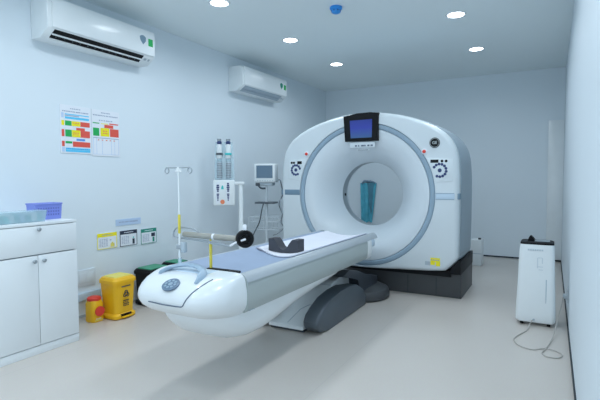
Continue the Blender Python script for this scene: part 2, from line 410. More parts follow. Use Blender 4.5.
# ------------------------------------------------------------------ bins
def rrect(x0, x1, y0, y1, r, n=6):
    out = []
    for cx, cy, a0 in ((x1-r, y0+r, -PI/2), (x1-r, y1-r, 0), (x0+r, y1-r, PI/2), (x0+r, y0+r, PI)):
        for k in range(n+1):
            a = a0+k*PI/2/n; out.append((cx+r*math.cos(a), cy+r*math.sin(a)))
    return out
def rr3(x0, x1, y0, y1, r, z, n=6): return [(x, y, z) for x, y in rrect(x0, x1, y0, y1, r, n)]
def bin_things(name, label, loc, sx, sy, h, mb, ml, lidtop, decor=None, group='pedal bins along the wall'):
    t = thing(name, label, 'waste bin', loc, 0, group)
    b = MB(); b.loft([rr3(.015, sx-.015, .015, sy-.015, .03, 0), rr3(.0, sx, .0, sy, .035, .012), rr3(.0, sx, .0, sy, .035, .035), rr3(.018, sx-.018, .018, sy-.018, .03, .05), rr3(.002, sx-.002, .002, sy-.002, .035, h-.05)], mb)
    b.build('tub', t)
    b = MB(); b.loft([rr3(-.008, sx+.008, -.008, sy+.008, .04, h-.055), rr3(-.008, sx+.008, -.008, sy+.008, .04, h-.028), rr3(.006, sx-.006, .006, sy-.006, .04, h-.006), rr3(.03, sx-.03, .03, sy-.03, .03, h)], ml)
    lid = b.build('lid', t)
    if lidtop:
        MB().loft([rr3(.022, sx-.022, .022, sy-.022, .02, h-.004), rr3(.026, sx-.026, .026, sy-.026, .02, h+.004)], lidtop).build('lid_label', lid)
    b = MB(); b.box(sx-.025, sx+.001, .06, sy-.06, .018, .045, M['black'], .002); b.build('pedal_recess', t)
    b = MB(); b.box(sx-.02, sx+.024, .065, sy-.065, .014, .026, mb, .004); b.build('pedal', t)
    if decor: decor(t, sx, sy, h)
    return t
def bio(t, sx, sy, h):
    b = MB(); x = sx-.0035; cy, cz = sy*.52, h*.58
    def P(r, a): return (x, cy+r*math.cos(a), cz+r*math.sin(a))
    for k in range(3):   # three crescents of the biohazard mark
        a0 = PI/2+k*2*PI/3; c = P(.017, a0)
        b.tube([(c[0], c[1]+.015*math.cos(a0+q), c[2]+.015*math.sin(a0+q)) for q in [(-150+300*i/14)*PI/180+PI*0 for i in range(15)]], .0032, M['p_black'], 6)
    b.tube([P(.016, 2*PI*i/20) for i in range(20)], .003, M['p_black'], 6, True)
    b.build('biohazard_mark', t)
    b = MB()
    for k in range(4):
        n = (5, 3, 5, 4)[k]; z = cz-.052-k*.015
        for i in range(n): b.box(x-.002, x+.0015, cy-.032+i*.064/n, cy-.032+i*.064/n+.009, z-.008, z, M['p_black'])
    b.build('printed_lines', t)
    b = MB()
    for i in range(7): b.box(x-.002, x+.0025, cy-.048+i*.014, cy-.048+i*.014+.009, h-.092, h-.08, M['charcoal'])
    b.build('printed_heading', t)
bin_things('pedal_bin', 'yellow pedal bin with black biohazard mark beside the red-lidded jar', (-3.525, 2.663, 0), .215, .235, .375, M['yellow'], M['yellow'], M['yellow2'], bio)
bin_things('pedal_bin', 'black bin with green lid just behind the yellow bin', (-3.605, 3.12, 0), .24, .28, .362, M['black'], M['black'], M['green'])
bin_things('pedal_bin', 'black bin with green lid mostly hidden behind the scanner table nose', (-3.62, 3.50, 0), .22, .22, .362, M['black'], M['black'], M['green'])
t = thing('sharps_container', 'small yellow sharps jar with red lid and red round label', 'sharps container', (-3.495, 2.592, 0))
b = MB(); b.loft([rr3(-.057, .060, -.057, .057, .034, 0), rr3(-.061, .064, -.061, .061, .036, .01), rr3(-.060, .063, -.060, .060, .036, .155), rr3(-.052, .054, -.052, .052, .034, .182), rr3(-.048, .05, -.048, .048, .034, .19)], M['yellow']); b.build('jar', t)
MB().lathe([(.054, .182), (.058, .187), (.058, .205), (.050, .213), (.032, .219), (.001, .220)], (0, 0, 0), (0, 0, 1), M['red'], 28).build('lid', t)
MB().lathe([(.043, 0), (.043, .005)], (.071, .0, .095), (1, -.15, 0), M['red'], 28).build('round_label', t)
b = MB()
for i in range(4): b.box(.061, .065, -.03+i*.013, -.022+i*.013, .026, .034, M['paper'])
b.box(.061, .0645, -.04, .04, .012, .022, M['yellow2']); b.build('printed_label', t)

# ------------------------------------------------------------------ CT gantry
GX, GY = -1.82, 4.72
g = thing('ct_scanner_gantry', 'large white CT scanner ring with round bore and dark base', 'CT scanner', (GX, GY, 0))
CZ, RB = 1.06, .365
half = [(0, 1.957), (.13, 1.952), (.26, 1.937), (.40, 1.910), (.53, 1.873), (.66, 1.825), (.77, 1.770), (.87, 1.700), (.94, 1.62), (.983, 1.53), (1.006, 1.42), (1.016, 1.25), (1.018, 1.06), (1.018, .75), (1.012, .43), (.985, .39), (.89, .297), (.72, .28), (.45, .268), (0, .258)]
poly = half + [(-x*1.022, z) for x, z in reversed(half[1:-1])]
def outline(a):
    d = Vector((math.cos(a), math.sin(a))); best = 0
    for i in range(len(poly)):
        p = Vector(poly[i]) - Vector((0, CZ)); q = Vector(poly[(i+1) % len(poly)]) - Vector((0, CZ)); e = q-p
        den = d.x*e.y-d.y*e.x
        if abs(den) < 1e-9: continue
        t_ = (p.x*e.y-p.y*e.x)/den; u = (p.x*d.y-p.y*d.x)/den
        if t_ > 0 and -1e-6 <= u <= 1+1e-6: best = max(best, t_)
    return best
NA = 160
ANG = [2*PI*i/NA for i in range(NA)]
RO = [outline(a) for a in ANG]
def polar(r, a, y): return (r*math.cos(a), y, CZ+r*math.sin(a))
def ringof(f): return [polar(*f(i, ANG[i])) for i in range(NA)]
R1, R2 = .730, .782
# funnel
rings = []
for k in range(17):
    s = k/16; r = RB+(R1-.006-RB)*s
    rings.append(ringof(lambda i, a: (r, a, .015+.285*(1-s)**2.4)))
rings.append(ringof(lambda i, a: (R1-.001, a, .030)))
MB().loft(rings, M['shell_in'], False, False).build('bore_funnel', g, sharp=50)
# blue ring
MB().loft([ringof(lambda i, a: (R1-.002, a, .034)), ringof(lambda i, a: (R1+.001, a, .014)), ringof(lambda i, a: (R1+.008, a, .008)), ringof(lambda i, a: (R2-.008, a, .006)), ringof(lambda i, a: (R2, a, .012)), ringof(lambda i, a: (R2+.001, a, .034))], M['ring'], False, False).build('trim_ring', g, sharp=60)
# front cover
rings = [ringof(lambda i, a: (R2+.003, a, .034)), ringof(lambda i, a: (R2+.003, a, .004)), ringof(lambda i, a: (R2+.006, a, .0))]
def edge_r(i): return min(.05, max(.012, (RO[i]-R2-.006)*.5))
for k in range(7):
    q = k/6*PI/2
    rings.append([polar(RO[i]-edge_r(i)*(1-math.sin(q)), ANG[i], edge_r(i)*(1-math.cos(q))) for i in range(NA)])
rings.append(ringof(lambda i, a: (RO[i], a, .10)))
rings.append(ringof(lambda i, a: (RO[i]-.012, a, .112)))
MB().loft(rings, M['shell'], False, False).build('front_cover', g, sharp=50)
# rear cover
def rear(sc, y, lift=0): return [polar(RO[i]*(1+(sc-1)*1.0), ANG[i], y) for i in range(NA)]
rings = [rear(.985, .112), rear(1.004, .118), rear(1.012, .30), rear(1.012, .70), rear(1.004, .80), rear(.985, .87), rear(.94, .92), [polar(min(RO[i]*.84, .66), ANG[i], .94) for i in range(NA)], ringof(lambda i, a: (.56, a, .92))]
MB().loft(rings, M['shell_shaded'], False, False).build('rear_cover', g, sharp=50)
# bore tube, rear funnel
b = MB(); b.loft([ringof(lambda i, a: (RB, a, .300)), ringof(lambda i, a: (RB-.002, a, .306)), ringof(lambda i, a: (RB, a, .312)), ringof(lambda i, a: (RB, a, .42)), ], M['bore'], False, False); b.build('bore_liner', g)
b = MB(); b.loft([ringof(lambda i, a: (RB, a, .42)), ringof(lambda i, a: (RB+.01, a, .47)), ringof(lambda i, a: (.42, a, .56)), ringof(lambda i, a: (.50, a, .74)), ringof(lambda i, a: (.56, a, .92))], M['shell_in'], False, False); b.build('rear_funnel', g)
lab(MB().lathe([(.016, 0), (.016, .006)], (-RB+.004, .37, 1.045), (1, 0, 0), M['black'], 14).build('laser_window', g), 'small black laser window in the bore')
# side bands
b = MB(); b.box(R2+.008, .975, -.003, .01, 1.026, 1.086, M['paleblue'], .003).box(.93, 1.0225, .035, .115, 1.026, 1.086, M['bluegrey'], .003)
for z in (1.026, 1.086): b.box(R2+.008, .97, -.0045, .004, z-.004, z+.004, M['ring'])
b.box(.975, 1.0222, .012, .06, 1.026, 1.086, M['bluegrey'], .004)
lab(b.build('side_band', g), 'pale blue band on the right cover')
b = MB(); b.box(-.99, -R2-.004, -.003, .01, 1.045, 1.108, M['bluegrey'], .003); b.box(-1.0445, -.98, .012, .06, 1.045, 1.108, M['bluegrey'], .004)
lab(b.build('side_band', g), 'dark blue-grey band on the left cover')
# control panels
def control(cx, cz, rad, disp, dots, a0, a1, px0, px1, pz0, pz1, name='control_panel'):
    sg = 1 if cx > 0 else -1; zs = [pz0+(pz1-pz0)*k/10 for k in range(11)]
    arc = [(sg*(math.sqrt(max(.01, (R2+.012)**2-(z-CZ)**2))), z) for z in zs]
    b = MB(); b.prism(arc+[(px1 if sg > 0 else px0, pz1-.02), (px1 if sg > 0 else px0, pz0+.02)], 'y', -.004, .006, M['plate'], .0015)
    p = b.build(name, g)
    b = MB(); n = 11
    for k in range(n):
        a = a0+(a1-a0)*k/(n-1)
        b.lathe([(.0145, 0), (.0145, .003)], (cx+rad*math.cos(a), -.0035, cz+rad*math.sin(a)), (0, -1, 0), M['navy'], 10)
    b.build('button_ring', p)
    MB().lathe([(.020, 0), (.020, .003)], (cx, -.0035, cz), (0, -1, 0), M['navy'], 14).build('centre_button', p)
    b = MB(); b.box(disp[0], disp[1], -.006, -.0035, disp[2], disp[3], M['black'], .002, 1); b.build('display', p)
    b = MB()
    for x in dots: b.lathe([(.014, 0), (.014, .003)], (x, -.0035, (disp[2]+disp[3])/2), (0, -1, 0), M['black'], 12)
    b.build('indicator', p)
control(.828, 1.318, .064, (.735, .815, 1.395, 1.427), (.85, .89), -2.0, 2.6, .725, .955, 1.19, 1.452)
control(-.835, 1.340, .056, (-.815, -.755, 1.408, 1.442), (-.86, -.89), .3, 5.2, -.925, -.728, 1.22, 1.475)
for x, z in ((.672, 1.512), (-.690, 1.524)):
    b = MB(); b.lathe([(.030, 0), (.030, .006), (.026, .008)], (x, 0, z), (0, -1, 0), M['paper'], 22); e = b.build('stop_button', g)
    MB().lathe([(.017, .006), (.018, .016), (.012, .022), (.001, .023)], (x, 0, z), (0, -1, 0), M['red'], 18).build('button_cap', e)
# emblem
b = MB(); cx, cz = .775, 1.597
b.lathe([(.052, 0), (.052, .005)], (cx, 0, cz), (0, -1, 0), M['black'], 36)
b.tube([(cx+.044*math.cos(2*PI*k/36), -.0055, cz+.044*math.sin(2*PI*k/36)) for k in range(36)], .0014, M['logo_ring'], 6, True)
b.text('GE', .040, (cx, -.0058, cz), (1, 0, 0), (0, 0, 1), M['logo_ring'], .0006)
lab(b.build('emblem', g), 'round dark emblem with two pale letters')
# yellow warning label bottom right
b = MB(); b.box(.745, .84, -.0025, .002, .385, .425, M['p_yellow']).box(.69, .745, -.0022, .002, .345, .385, M['edge']).box(.745, .79, -.002, .002, .352, .385, M['p_yellow']).box(.80, .842, -.0021, .002, .342, .385, M['p_yellow'])
for i in range(4): b.box(.75+i*.022, .765+i*.022, -.0032, .0, .398, .408, M['ink'])
b.build('warning_label', g)
# screen on top
s = MB(); s.prism([(-.222, 1.925), (-.202, 1.645), (.178, 1.645), (.186, 1.940), (.09, 1.951), (-.06, 1.948)], 'y', -.02, .16, M['black'], .008)
s = s.build('screen_housing', g)
MB().prism([(-.142, 1.872), (-.130, 1.680), (.112, 1.680), (.116, 1.876)], 'y', -.0225, -.019, M['blue_screen']).build('display', s)
b = MB()
b.box(-.15, .14, -.004, .006, 1.575, 1.632, M['shell_in'], .003)
for i, w in enumerate((.02, .012, .03, .014, .022, .024)):
    x = -.085+i*.036; b.box(x, x+w, -.0085, -.004, 1.588, 1.604, M['seam'])
b.box(-.05, .07, -.0085, -.005, 1.545, 1.553, M['seam'])
b.box(-.055, .075, -.007, .006, 1.54, 1.558, M['shell'], .001)
lab(b.build('name_strip', g), 'pale strip with small dark print')
# base
b = MB(); b.prism([(-1.03, .0), (1.03, .0), (1.03, .30), (.99, .335), (.9, .252), (.7, .235), (.4, .222), (0, .215), (-.4, .222), (-.7, .235), (-.9, .252), (-.99, .335), (-1.03, .30)], 'y', .12, .86, M['base'], .012)
b.build('base', g)
b = MB()
for x in (.48, -.48, .78): b.box(x-.003, x+.003, .116, .125, .01, .2, M['gap'])
b.box(-.8, .8, .30, .80, .16, .45, M['black'])
b.build('base_seam', g)
b = MB(); b.prism([(.93, .262), (1.034, .262), (1.034, .40), (1.0, .40), (.93, .31)], 'y', .05, .85, M['black'], .004); b.box(-.93, .93, .085, .80, .224, .29, M['black']); b.build('gap_shadow_fill', g)  # black fill stands in for deep shadow between cover and base

# ------------------------------------------------------------------ patient table
TX, TY = -1.82, 2.8
pt = thing('patient_table', 'white CT patient table with grey sides and blue-grey mat', 'patient table', (TX, TY, 0))
O = (0, -TY, 0)   # y below is given in room coordinates
# foot cover : stacked plan sections
def plan(hw, yf, yb, rad, z, n=10, crown=0.0):
    pts = []
    for k in range(n+1):   # right front corner
        a = -PI/2 + PI/2*k/n; pts.append((hw-rad+rad*math.cos(a), yf+rad+rad*math.sin(a)))
    pts += [(hw, yb)]
    m = [(-x, y) for x, y in reversed(pts)]
    P = pts+m
    # bulge of the front edge
    return [(x, y-crown*(max(0, 1-(x/hw)**2))*(1 if y < yf+rad*1.2 else 0), z) for x, y in P]
secs = [(.262, 1.955, .468), (.285, 1.910, .478), (.305, 1.862, .50), (.317, 1.822, .53), (.321, 1.802, .56), (.321, 1.798, .585), (.319, 1.803, .612), (.315, 1.822, .640), (.309, 1.853, .666), (.300, 1.895, .687), (.286, 1.95, .700), (.264, 2.01, .706), (.24, 2.06, .708)]
b = MB(); b.loft([plan(hw, yf, 2.095, min(.165, hw*.55, (2.095-yf)*.85), z, crown=.02) for hw, yf, z in secs], M['tablewhite']); fc = b.build('foot_cover', pt, O, sharp=55)
def top_y_z(y):    # height of the cover's nose along its middle
    pts = [(1.782, .56), (1.778, .585), (1.783, .612), (1.802, .640), (1.833, .666), (1.875, .687), (1.93, .700), (1.99, .706), (2.04, .708), (2.2, .708)]
    if y <= pts[0][0]: return pts[0][1]
    for (a, za), (c_, zc) in zip(pts, pts[1:]):
        if y <= c_: return za+(zc-za)*(y-a)/(c_-a)
    return pts[-1][1]
# panel seam on the nose
def on_nose(x, y, up=.002): return (x, y, top_y_z(y)+up)
b = MB()
def front_y(x, z):
    # y of the cover's front surface at half-width x and height z (crowned front edge)
    for (h0, f0, z0), (h1, f1, z1) in zip(secs, secs[1:]):
        if z <= z1:
            t_ = (z-z0)/(z1-z0); hw = h0+(h1-h0)*t_; f = f0+(f1-f0)*t_; break
    rad = min(.165, hw*.55, (2.095-f)*.85); ax_ = abs(x); c = f-.02*max(0, 1-(x/hw)**2)
    if ax_ > hw-rad: c = f+rad-math.sqrt(max(0, rad*rad-(ax_-hw+rad)**2))-.02*max(0, 1-(x/hw)**2)
    return c
def nose_pt(x, z): return (x, front_y(x, z)-.0005, z+.0005)
b.tube(spline([]+[nose_pt(.168+.045*(z-.64)/.06 if z > .64 else .168-.03*(.64-z)/.05, z) for z in (.695, .684, .664, .640, .612, .594)]+[nose_pt(.125, .572), nose_pt(.10, .566), nose_pt(.0, .564), nose_pt(-.08, .566), nose_pt(-.125, .567)], 6), .003, M['seam'], 6)
b.build('panel_seam', fc, O)
# oval button pad
b = MB(); ang = math.atan2(top_y_z(1.90)-top_y_z(1.80), .10)
cyp, czp = 1.830, top_y_z(1.830)+.001
nrm = Vector((0, -math.sin(ang), math.cos(ang))); tv = Vector((0, math.cos(ang), math.sin(ang)))
def oval(rx, ry, h): return [Vector((.0, cyp, czp)) + Vector((rx*math.cos(2*PI*k/32), 0, 0)) + tv*(ry*math.sin(2*PI*k/32)) + nrm*h for k in range(32)]
b.loft([oval(.054, .048, -.004), oval(.054, .048, .004), oval(.048, .042, .006)], M['paddark'])
for k in range(8):
    a = 2*PI*k/8; c0 = Vector((.0, cyp, czp))+Vector((.032*math.cos(a), 0, 0))+tv*(.027*math.sin(a))+nrm*.006
    b.lathe([(.008, 0), (.008, .002)], c0, nrm, M['ring'], 10)
b.lathe([(.013, 0), (.013, .002)], Vector((.0, cyp, czp))+nrm*.006, nrm, M['ring'], 12)
b.build('button_pad', fc, O)
# arched handle with recess plate
b = MB(); hp = spline([(-.168, 1.925, .690), (-.165, 1.935, .704), (-.14, 1.985, .724), (-.06, 2.02, .738), (.04, 2.01, .735), (.11, 1.965, .722), (.142, 1.91, .702), (.152, 1.87, .672)], 6)
rings = []
for i, p in enumerate(hp):
    t_ = (hp[min(i+1, len(hp)-1)]-hp[max(i-1, 0)]).normalized(); a = Vector((0, 1, 0)); a = (a-t_*a.dot(t_)).normalized(); n_ = t_.cross(a)
    rings.append([p+a*(.023*math.cos(2*PI*k/14))+n_*(.011*math.sin(2*PI*k/14)) for k in range(14)])
b.loft(rings, M['handleblue']); b.build('handle', fc, O)
b = MB(); b.box(-.20, .125, 1.985, 2.09, .699, .7085, M['paleblue'], .003); lab(b.build('handle_recess', fc, O), 'pale blue recess under the handle')
b = MB()
for x, y in ((.175, 2.02), (.195, 2.005), (.185, 2.05)): b.lathe([(.008, 0), (.008, .003)], (x, y, .702), (0, 0, 1), M['bluegrey'], 10)
b.build('rivet', fc, O)
b = MB(); b.box(.02, .25, 2.10, 2.135, .698, .712, M['black'], .003); b.build('slot', pt, O)
# frame (telescoping side panels)
pr = [(.20, .475), (.300, .480), (.318, .50), (.323, .56), (.322, .63), (.314, .668), (.298, .688), (.275, .695), (.250, .690), (.21, .664), (.14, .640), (0, .628)]
def rl(p): return p+[(-x, z) for x, z in reversed(p) if x > 0]
b = MB(); b.prism(rl(pr), 'y', 2.097, 4.03, M['panelgrey']); b.build('side_frame', pt, O, sharp=40)
b = MB(); b.prism(rl([(x*1.004, z+(.002 if z > .6 else -.002)) for x, z in pr]), 'y', 4.03, 4.14, M['white'], .008); b.build('end_cap', pt, O, sharp=40)
b = MB()
for i in range(3): b.box(.300, .3245, 2.12+i*.02, 2.125+i*.02, .488, .493, M['edge'])
b.build('screw', pt, O)
# upper edge strips, mat, cradle
for sx in (1, -1):
    b = MB(); q = [(.324*sx, .655), (.3165*sx, .672), (.300*sx, .692), (.280*sx, .702), (.262*sx, .701), (.256*sx, .684), (.275*sx, .684), (.29*sx, .675), (.305*sx, .655)]
    b.prism(q, 'y', 2.10, 4.30, M['rail'], .001); b.build('edge_rail', pt, O, sharp=45)
def conc(x): return .650+.046*(x/.25)**2
def strip_y(b, hw, y0, y1, dz, m, th=.012, tip=0, n=14, skew=0):
    rings = []
    ys = [y0+(y1-y0)*i/24 for i in range(25)]
    for y in ys:
        w = hw
        if tip and y > y1-tip: w = hw*math.sqrt(max(.02, 1-((y-(y1-tip))/tip)**2))
        top = [(-w+2*w*k/n, y+skew*(-w+2*w*k/n)*(1 if y == ys[0] else 0), conc(-w+2*w*k/n)+dz) for k in range(n+1)]
        rings.append(top+[(x, yy, z-th) for x, yy, z in reversed(top)])
    b.loft(rings, m); return b
b = MB(); strip_y(b, .264, 2.12, 4.36, 0.0, M['mattress'], .014, .16); b.build('mattress', pt, O, sharp=45)
b = MB(); strip_y(b, .262, 3.9, 4.40, -.012, M['bluegrey'], .03, .20); b.build('cradle_tip', pt, O, sharp=45)
b = MB(); b.box(-.20, .20, 4.02, 4.60, .52, .612, M['paleblue'], .03); b.build('cradle_support', pt, O)
# lower body
def usec(y, hw, hb, zt, zb, n=8):
    r = min(.13, (zt-zb)*.95, hw*.6); pts = []
    for k in range(n+1):
        a = -PI/2+PI/2*k/n; pts.append((hb-r*.6+(hw-hb+r*.6)*math.cos(a), y, zb+r+r*math.sin(a)))
    pts.append((hw, y, zt))
    return pts+[(-x, yy, z) for x, yy, z in reversed(pts)]
b = MB(); b.loft([usec(y, hw, hb, .50, zb) for y, hw, hb, zb in ((1.925, .14, .07, .455), (1.95, .19, .10, .415), (1.99, .230, .13, .368), (2.05, .262, .16, .328), (2.13, .282, .19, .297), (2.24, .292, .21, .280), (2.36, .294, .22, .279), (2.50, .294, .225, .296), (2.8, .294, .23, .345), (3.1, .294, .235, .388), (3.40, .294, .24, .432), (3.46, .294, .25, .46))], M['tablewhite'])
b.build('lower_body', pt, O, sharp=50)
# lift housing and floor arms
b = MB(); b.prism([(3.17, .022), (3.17, .05), (3.75, .30), (4.0, .335), (4.14, .27), (4.14, .022)], 'x', -.235, .098, M['white'], .010); lh = b.build('lift_housing', pt, O)
b = MB(); b.tube([(.0985, 3.30, .09), (.0985, 3.45, .155), (.0985, 3.62, .19), (.0985, 3.9, .21)], .002, M['softseam'], 6); b.tube([(-.2, 3.70, .280), (.09, 3.70, .280)], .0025, M['softseam'], 6); b.tube([(-.06, 3.19, .062), (-.03, 3.36, .134), (.02, 3.42, .160), (.09, 3.44, .168)], .0025, M['softseam'], 6); b.build('housing_seam', lh, O)
b = MB(); b.box(-.225, .09, 3.19, 4.3, .0, .022, M['dark'], .003); b.build('floor_plate', pt, O)
arm = [(3.14, .07), (3.135, .11), (3.17, .16), (3.26, .208), (3.40, .244), (3.58, .268), (3.78, .270), (3.99, .242), (4.14, .165), (4.20, .09), (4.20, .0), (3.34, .0), (3.20, .02)]
for x0, x1 in ((.11, .245), (-.36, -.24)):
    b = MB(); b.prism(arm, 'x', x0, x1, M['charcoal'], .022, 3); b.build('lift_arm', pt, O, sharp=40)
b = MB(); b.prism([(3.72, .36), (3.88, .39), (4.1, .35), (4.3, .27), (4.66, .20), (4.66, .08), (4.16, .08), (4.10, .27)], 'x', -.24, .20, M['dark'], .01); b.prism([(3.6, .30), (3.6, .475), (3.98, .475), (4.05, .30)], 'x', -.24, -.02, M['dark'], .01); b.build('lift_linkage', pt, O)
b = MB(); b.lathe([(.285, 0), (.31, .02), (.31, .06), (.295, .10), (.24, .125), (.001, .13)], (.06, 4.50, 0), (0, 0, 1), M['base'], 48); b.build('pedestal', pt, O)

# sheet and head holder lie on the table
b = MB(); strip_y(b, .215, 2.92, 4.28, .014, M['sheet'], .009, 0, 14, -.42)
o = b.build('paper_sheet'); 
tag(o, 'white paper sheet spread over the scanner end of the table', 'sheet', (TX, 0, 0))
n = 20
def hold_ring(y):
    top = []; bot = []
    for k in range(n+1):
        x = -.13+.265*k/n
        z = conc(x)+.0155; bot.append((x, y, z))
    pts = [(.135, .772), (.084, .772), (.072, .760), (.055, .738), (.035, .708), (.015, .694), (0, .690), (-.015, .694), (-.035, .708), (-.055, .738), (-.072, .760), (-.084, .772), (-.13, .772)]
    return bot+[(x, y, z) for x, z in pts]
b = MB(); b.loft([hold_ring(3.02), hold_ring(3.12)], M['foam']); o = b.build('head_holder', sharp=40)
tag(o, 'charcoal U-shaped foam head holder standing on the white sheet', 'head holder', (TX, 0, 0))

# ------------------------------------------------------------------ IV pole and roll holder on the table foot
t = thing('iv_pole', 'slim white IV pole with yellow sleeve and two hook rings at the table foot', 'IV pole', (-2.0, 2.09, .709))
def cyl(b, z0, z1, r, m, x=0, y=0, seg=14): return b.lathe([(r, z0), (r, z1)], (x, y, 0), (0, 0, 1), m, seg)
b = MB(); b.lathe([(.026, 0), (.026, .008), (.012, .016), (.012, .05), (.001, .05)], (0, 0, 0), (0, 0, 1), M['clear'], 20); b.build('foot', t)
b = MB(); cyl(b, .02, .205, .0065, M['white']); cyl(b, .31, .595, .0052, M['white']); b.build('pole', t)
b = MB(); b.lathe([(.0065, .20), (.0085, .205), (.0085, .312), (.0055, .318)], (0, 0, 0), (0, 0, 1), M['lime'], 16); lab(b.build('sleeve', t), 'yellow sleeve')
b = MB(); b.tube([(-.103, 0, .604), (.095, 0, .604)], .0035, M['greysteel'], 8)
for sx in (-1, 1):
    c0 = Vector((sx*.093-.002, 0, .586)); b.tube([c0+Vector((.016*math.cos(2*PI*k/20), 0, .016*math.sin(2*PI*k/20))) for k in range(20)], .0036, M['greysteel'], 8, True)
b.build('hook_bar', t)
b = MB(); b.prism([(-.022, .578), (.022, .578), (.010, .600), (.0, .610), (-.010, .600)], 'y', -.009, .009, M['white'], .003); b.build('bracket', t)
b = MB(); b.box(.018, .052, -.014, .014, .085, .15, M['edge'], .008); b.box(-.02, .03, -.012, .012, .105, .13, M['greysteel'], .003); b.build('clamp', t)

t = thing('roll_holder', 'horizontal beige roll bar with black end disc on a yellow post at the table foot', 'roll holder', (-1.79, 2.117, .7125))
b = MB(); b.lathe([(.0085, .0), (.009, .01), (.009, .075), (.0065, .082), (.009, .088), (.009, .158), (.006, .160), (.006, .172)], (0.012, 0, 0), (0, 0, 1), M['lime'], 16); lab(b.build('post', t), 'yellow post')
TA = Vector((-.20, 0, .190)); TB = Vector((.245, 0, .186)); dv = TB-TA
b = MB(); b.lathe([(.015, 0), (.0175, .004), (.0175, dv.length-.004), (.015, dv.length)], TA, dv, M['beige'], 24); b.build('roll', t)
b = MB(); b.lathe([(.0195, 0), (.0195, .014)], TA+dv*.52, dv, M['paper'], 24); b.build('collar', t)
b = MB(); b.tube([(-.275, -.0, .166), (.02, -.012, .158), (.14, -.02, .150)], .0055, M['greysteel'], 8); b.build('lower_bar', t)
b = MB(); b.tube(spline([(-.285, 0, .165), (-.285, 0, .195), (-.265, 0, .222), (-.22, 0, .230), (-.15, 0, .230), (-.10, 0, .220), (-.07, 0, .205)], 5), .005, M['greysteel'], 8); b.build('wire_handle', t)
ax = Vector((.72, -.69, .05)).normalized(); c0 = TB+Vector((.018, 0, .003))
b = MB(); b.lathe([(.046, -.03), (.051, -.022), (.051, .012), (.046, .020), (.030, .020), (.026, .008), (.001, .008)], c0, ax, M['black'], 32); b.build('end_disc', t)
b = MB(); b.tube([c0+ax*.024, c0+ax*.038+Vector((-.06, -.01, -.018)), c0+ax*.04+Vector((-.105, -.01, -.042))], .006, M['paper'], 8); b.tube([c0+ax*.04+Vector((-.105, -.01, -.042)), (.02, -.02, .150)], .0045, M['greysteel'], 8); lab(b.build('lever', t), 'white crank lever')
b = MB(); b.box(c0.x-.012, c0.x+.012, -.008, .008, c0.z+.045, c0.z+.082, M['paper'], .006); b.build('knob', t)

# ------------------------------------------------------------------ contrast injector on its stand
t = thing('contrast_injector', 'white contrast injector with two upright syringes by the left wall', 'injector', (-3.27, 4.46, 0), math.radians(36))
# local: -y faces the camera side, x to the right
def star_base(t, r, n, m, wheel, a0=.3):
    b = MB(); b.lathe([(.05, .05), (.05, .09), (.035, .11), (.001, .11)], (0, 0, 0), (0, 0, 1), m, 20); b.build('base_hub', t)
    for k in range(n):
        a = a0+2*PI*k/n; d_ = Vector((math.cos(a), math.sin(a), 0))
        b = MB(); b.tube([d_*.03+Vector((0, 0, .085)), d_*r+Vector((0, 0, .062))], [.022, .016], m, 10); l = b.build('base_leg', t)
        b = MB(); b.lathe([(.024, -.012), (.028, -.008), (.028, .008), (.024, .012)], d_*r+Vector((0, 0, .0285)), Vector((-d_.y, d_.x, 0)), wheel, 18); b.build('caster', l)
star_base(t, .24, 5, M['white'], M['dark'])
b = MB(); b.lathe([(.032, .09), (.032, .70), (.028, .71), (.028, 1.16), (.022, 1.165)], (.0, 0, 0), (0, 0, 1), M['white'], 20); b.build('pole', t)
b = MB(); b.box(-.10, .045, -.03, .03, 1.165, 1.205, M['white'], .012); b.build('arm', t)
hx = -.195
b = MB(); b.box(hx-.13, hx+.125, -.05, .05, .92, 1.225, M['white'], .014, 3); hd = b.build('control_head', t)
for dx, n in ((-.075, 4), (.045, 5)):
    b = MB(); b.box(hx+dx-.021, hx+dx+.021, -.0512, -.049, .94, 1.20, M['paper'], .001, 1)
    for k in range(n): b.box(hx+dx-.017+.003*abs(k-2), hx+dx+.017-.003*abs(k-2), -.0525, -.049, 1.115+.022*k-.03, 1.115+.022*k-.012, M['navy'])
    for k in range(5): b.box(hx+dx-.014+.002*k, hx+dx+.014-.002*k, -.0525, -.049, 1.06-.018*k-.010, 1.06-.018*k+.004, M['navy'])
    b.build('button_column', hd)
b = MB(); b.prism([(hx-.037, 1.115), (hx-.005, 1.115), (hx-.011, 1.15), (hx-.021, 1.165), (hx-.031, 1.15)], 'y', -.0525, -.049, M['cyan']); lab(b.build('upper_button', hd), 'teal button')
b = MB(); b.lathe([(.026, 0), (.026, .003)], (hx-.022, -.0495, .965), (0, -1, 0), M['orange'], 18); lab(b.build('lower_button', hd), 'orange button')
b = MB(); b.prism([(hx-.115, 1.22), (hx+.12, 1.22), (hx+.115, 1.46), (hx+.10, 1.68), (hx-.10, 1.68), (hx-.11, 1.46)], 'y', .025, .032, M['clear'], .002); b.build('back_plate', t)
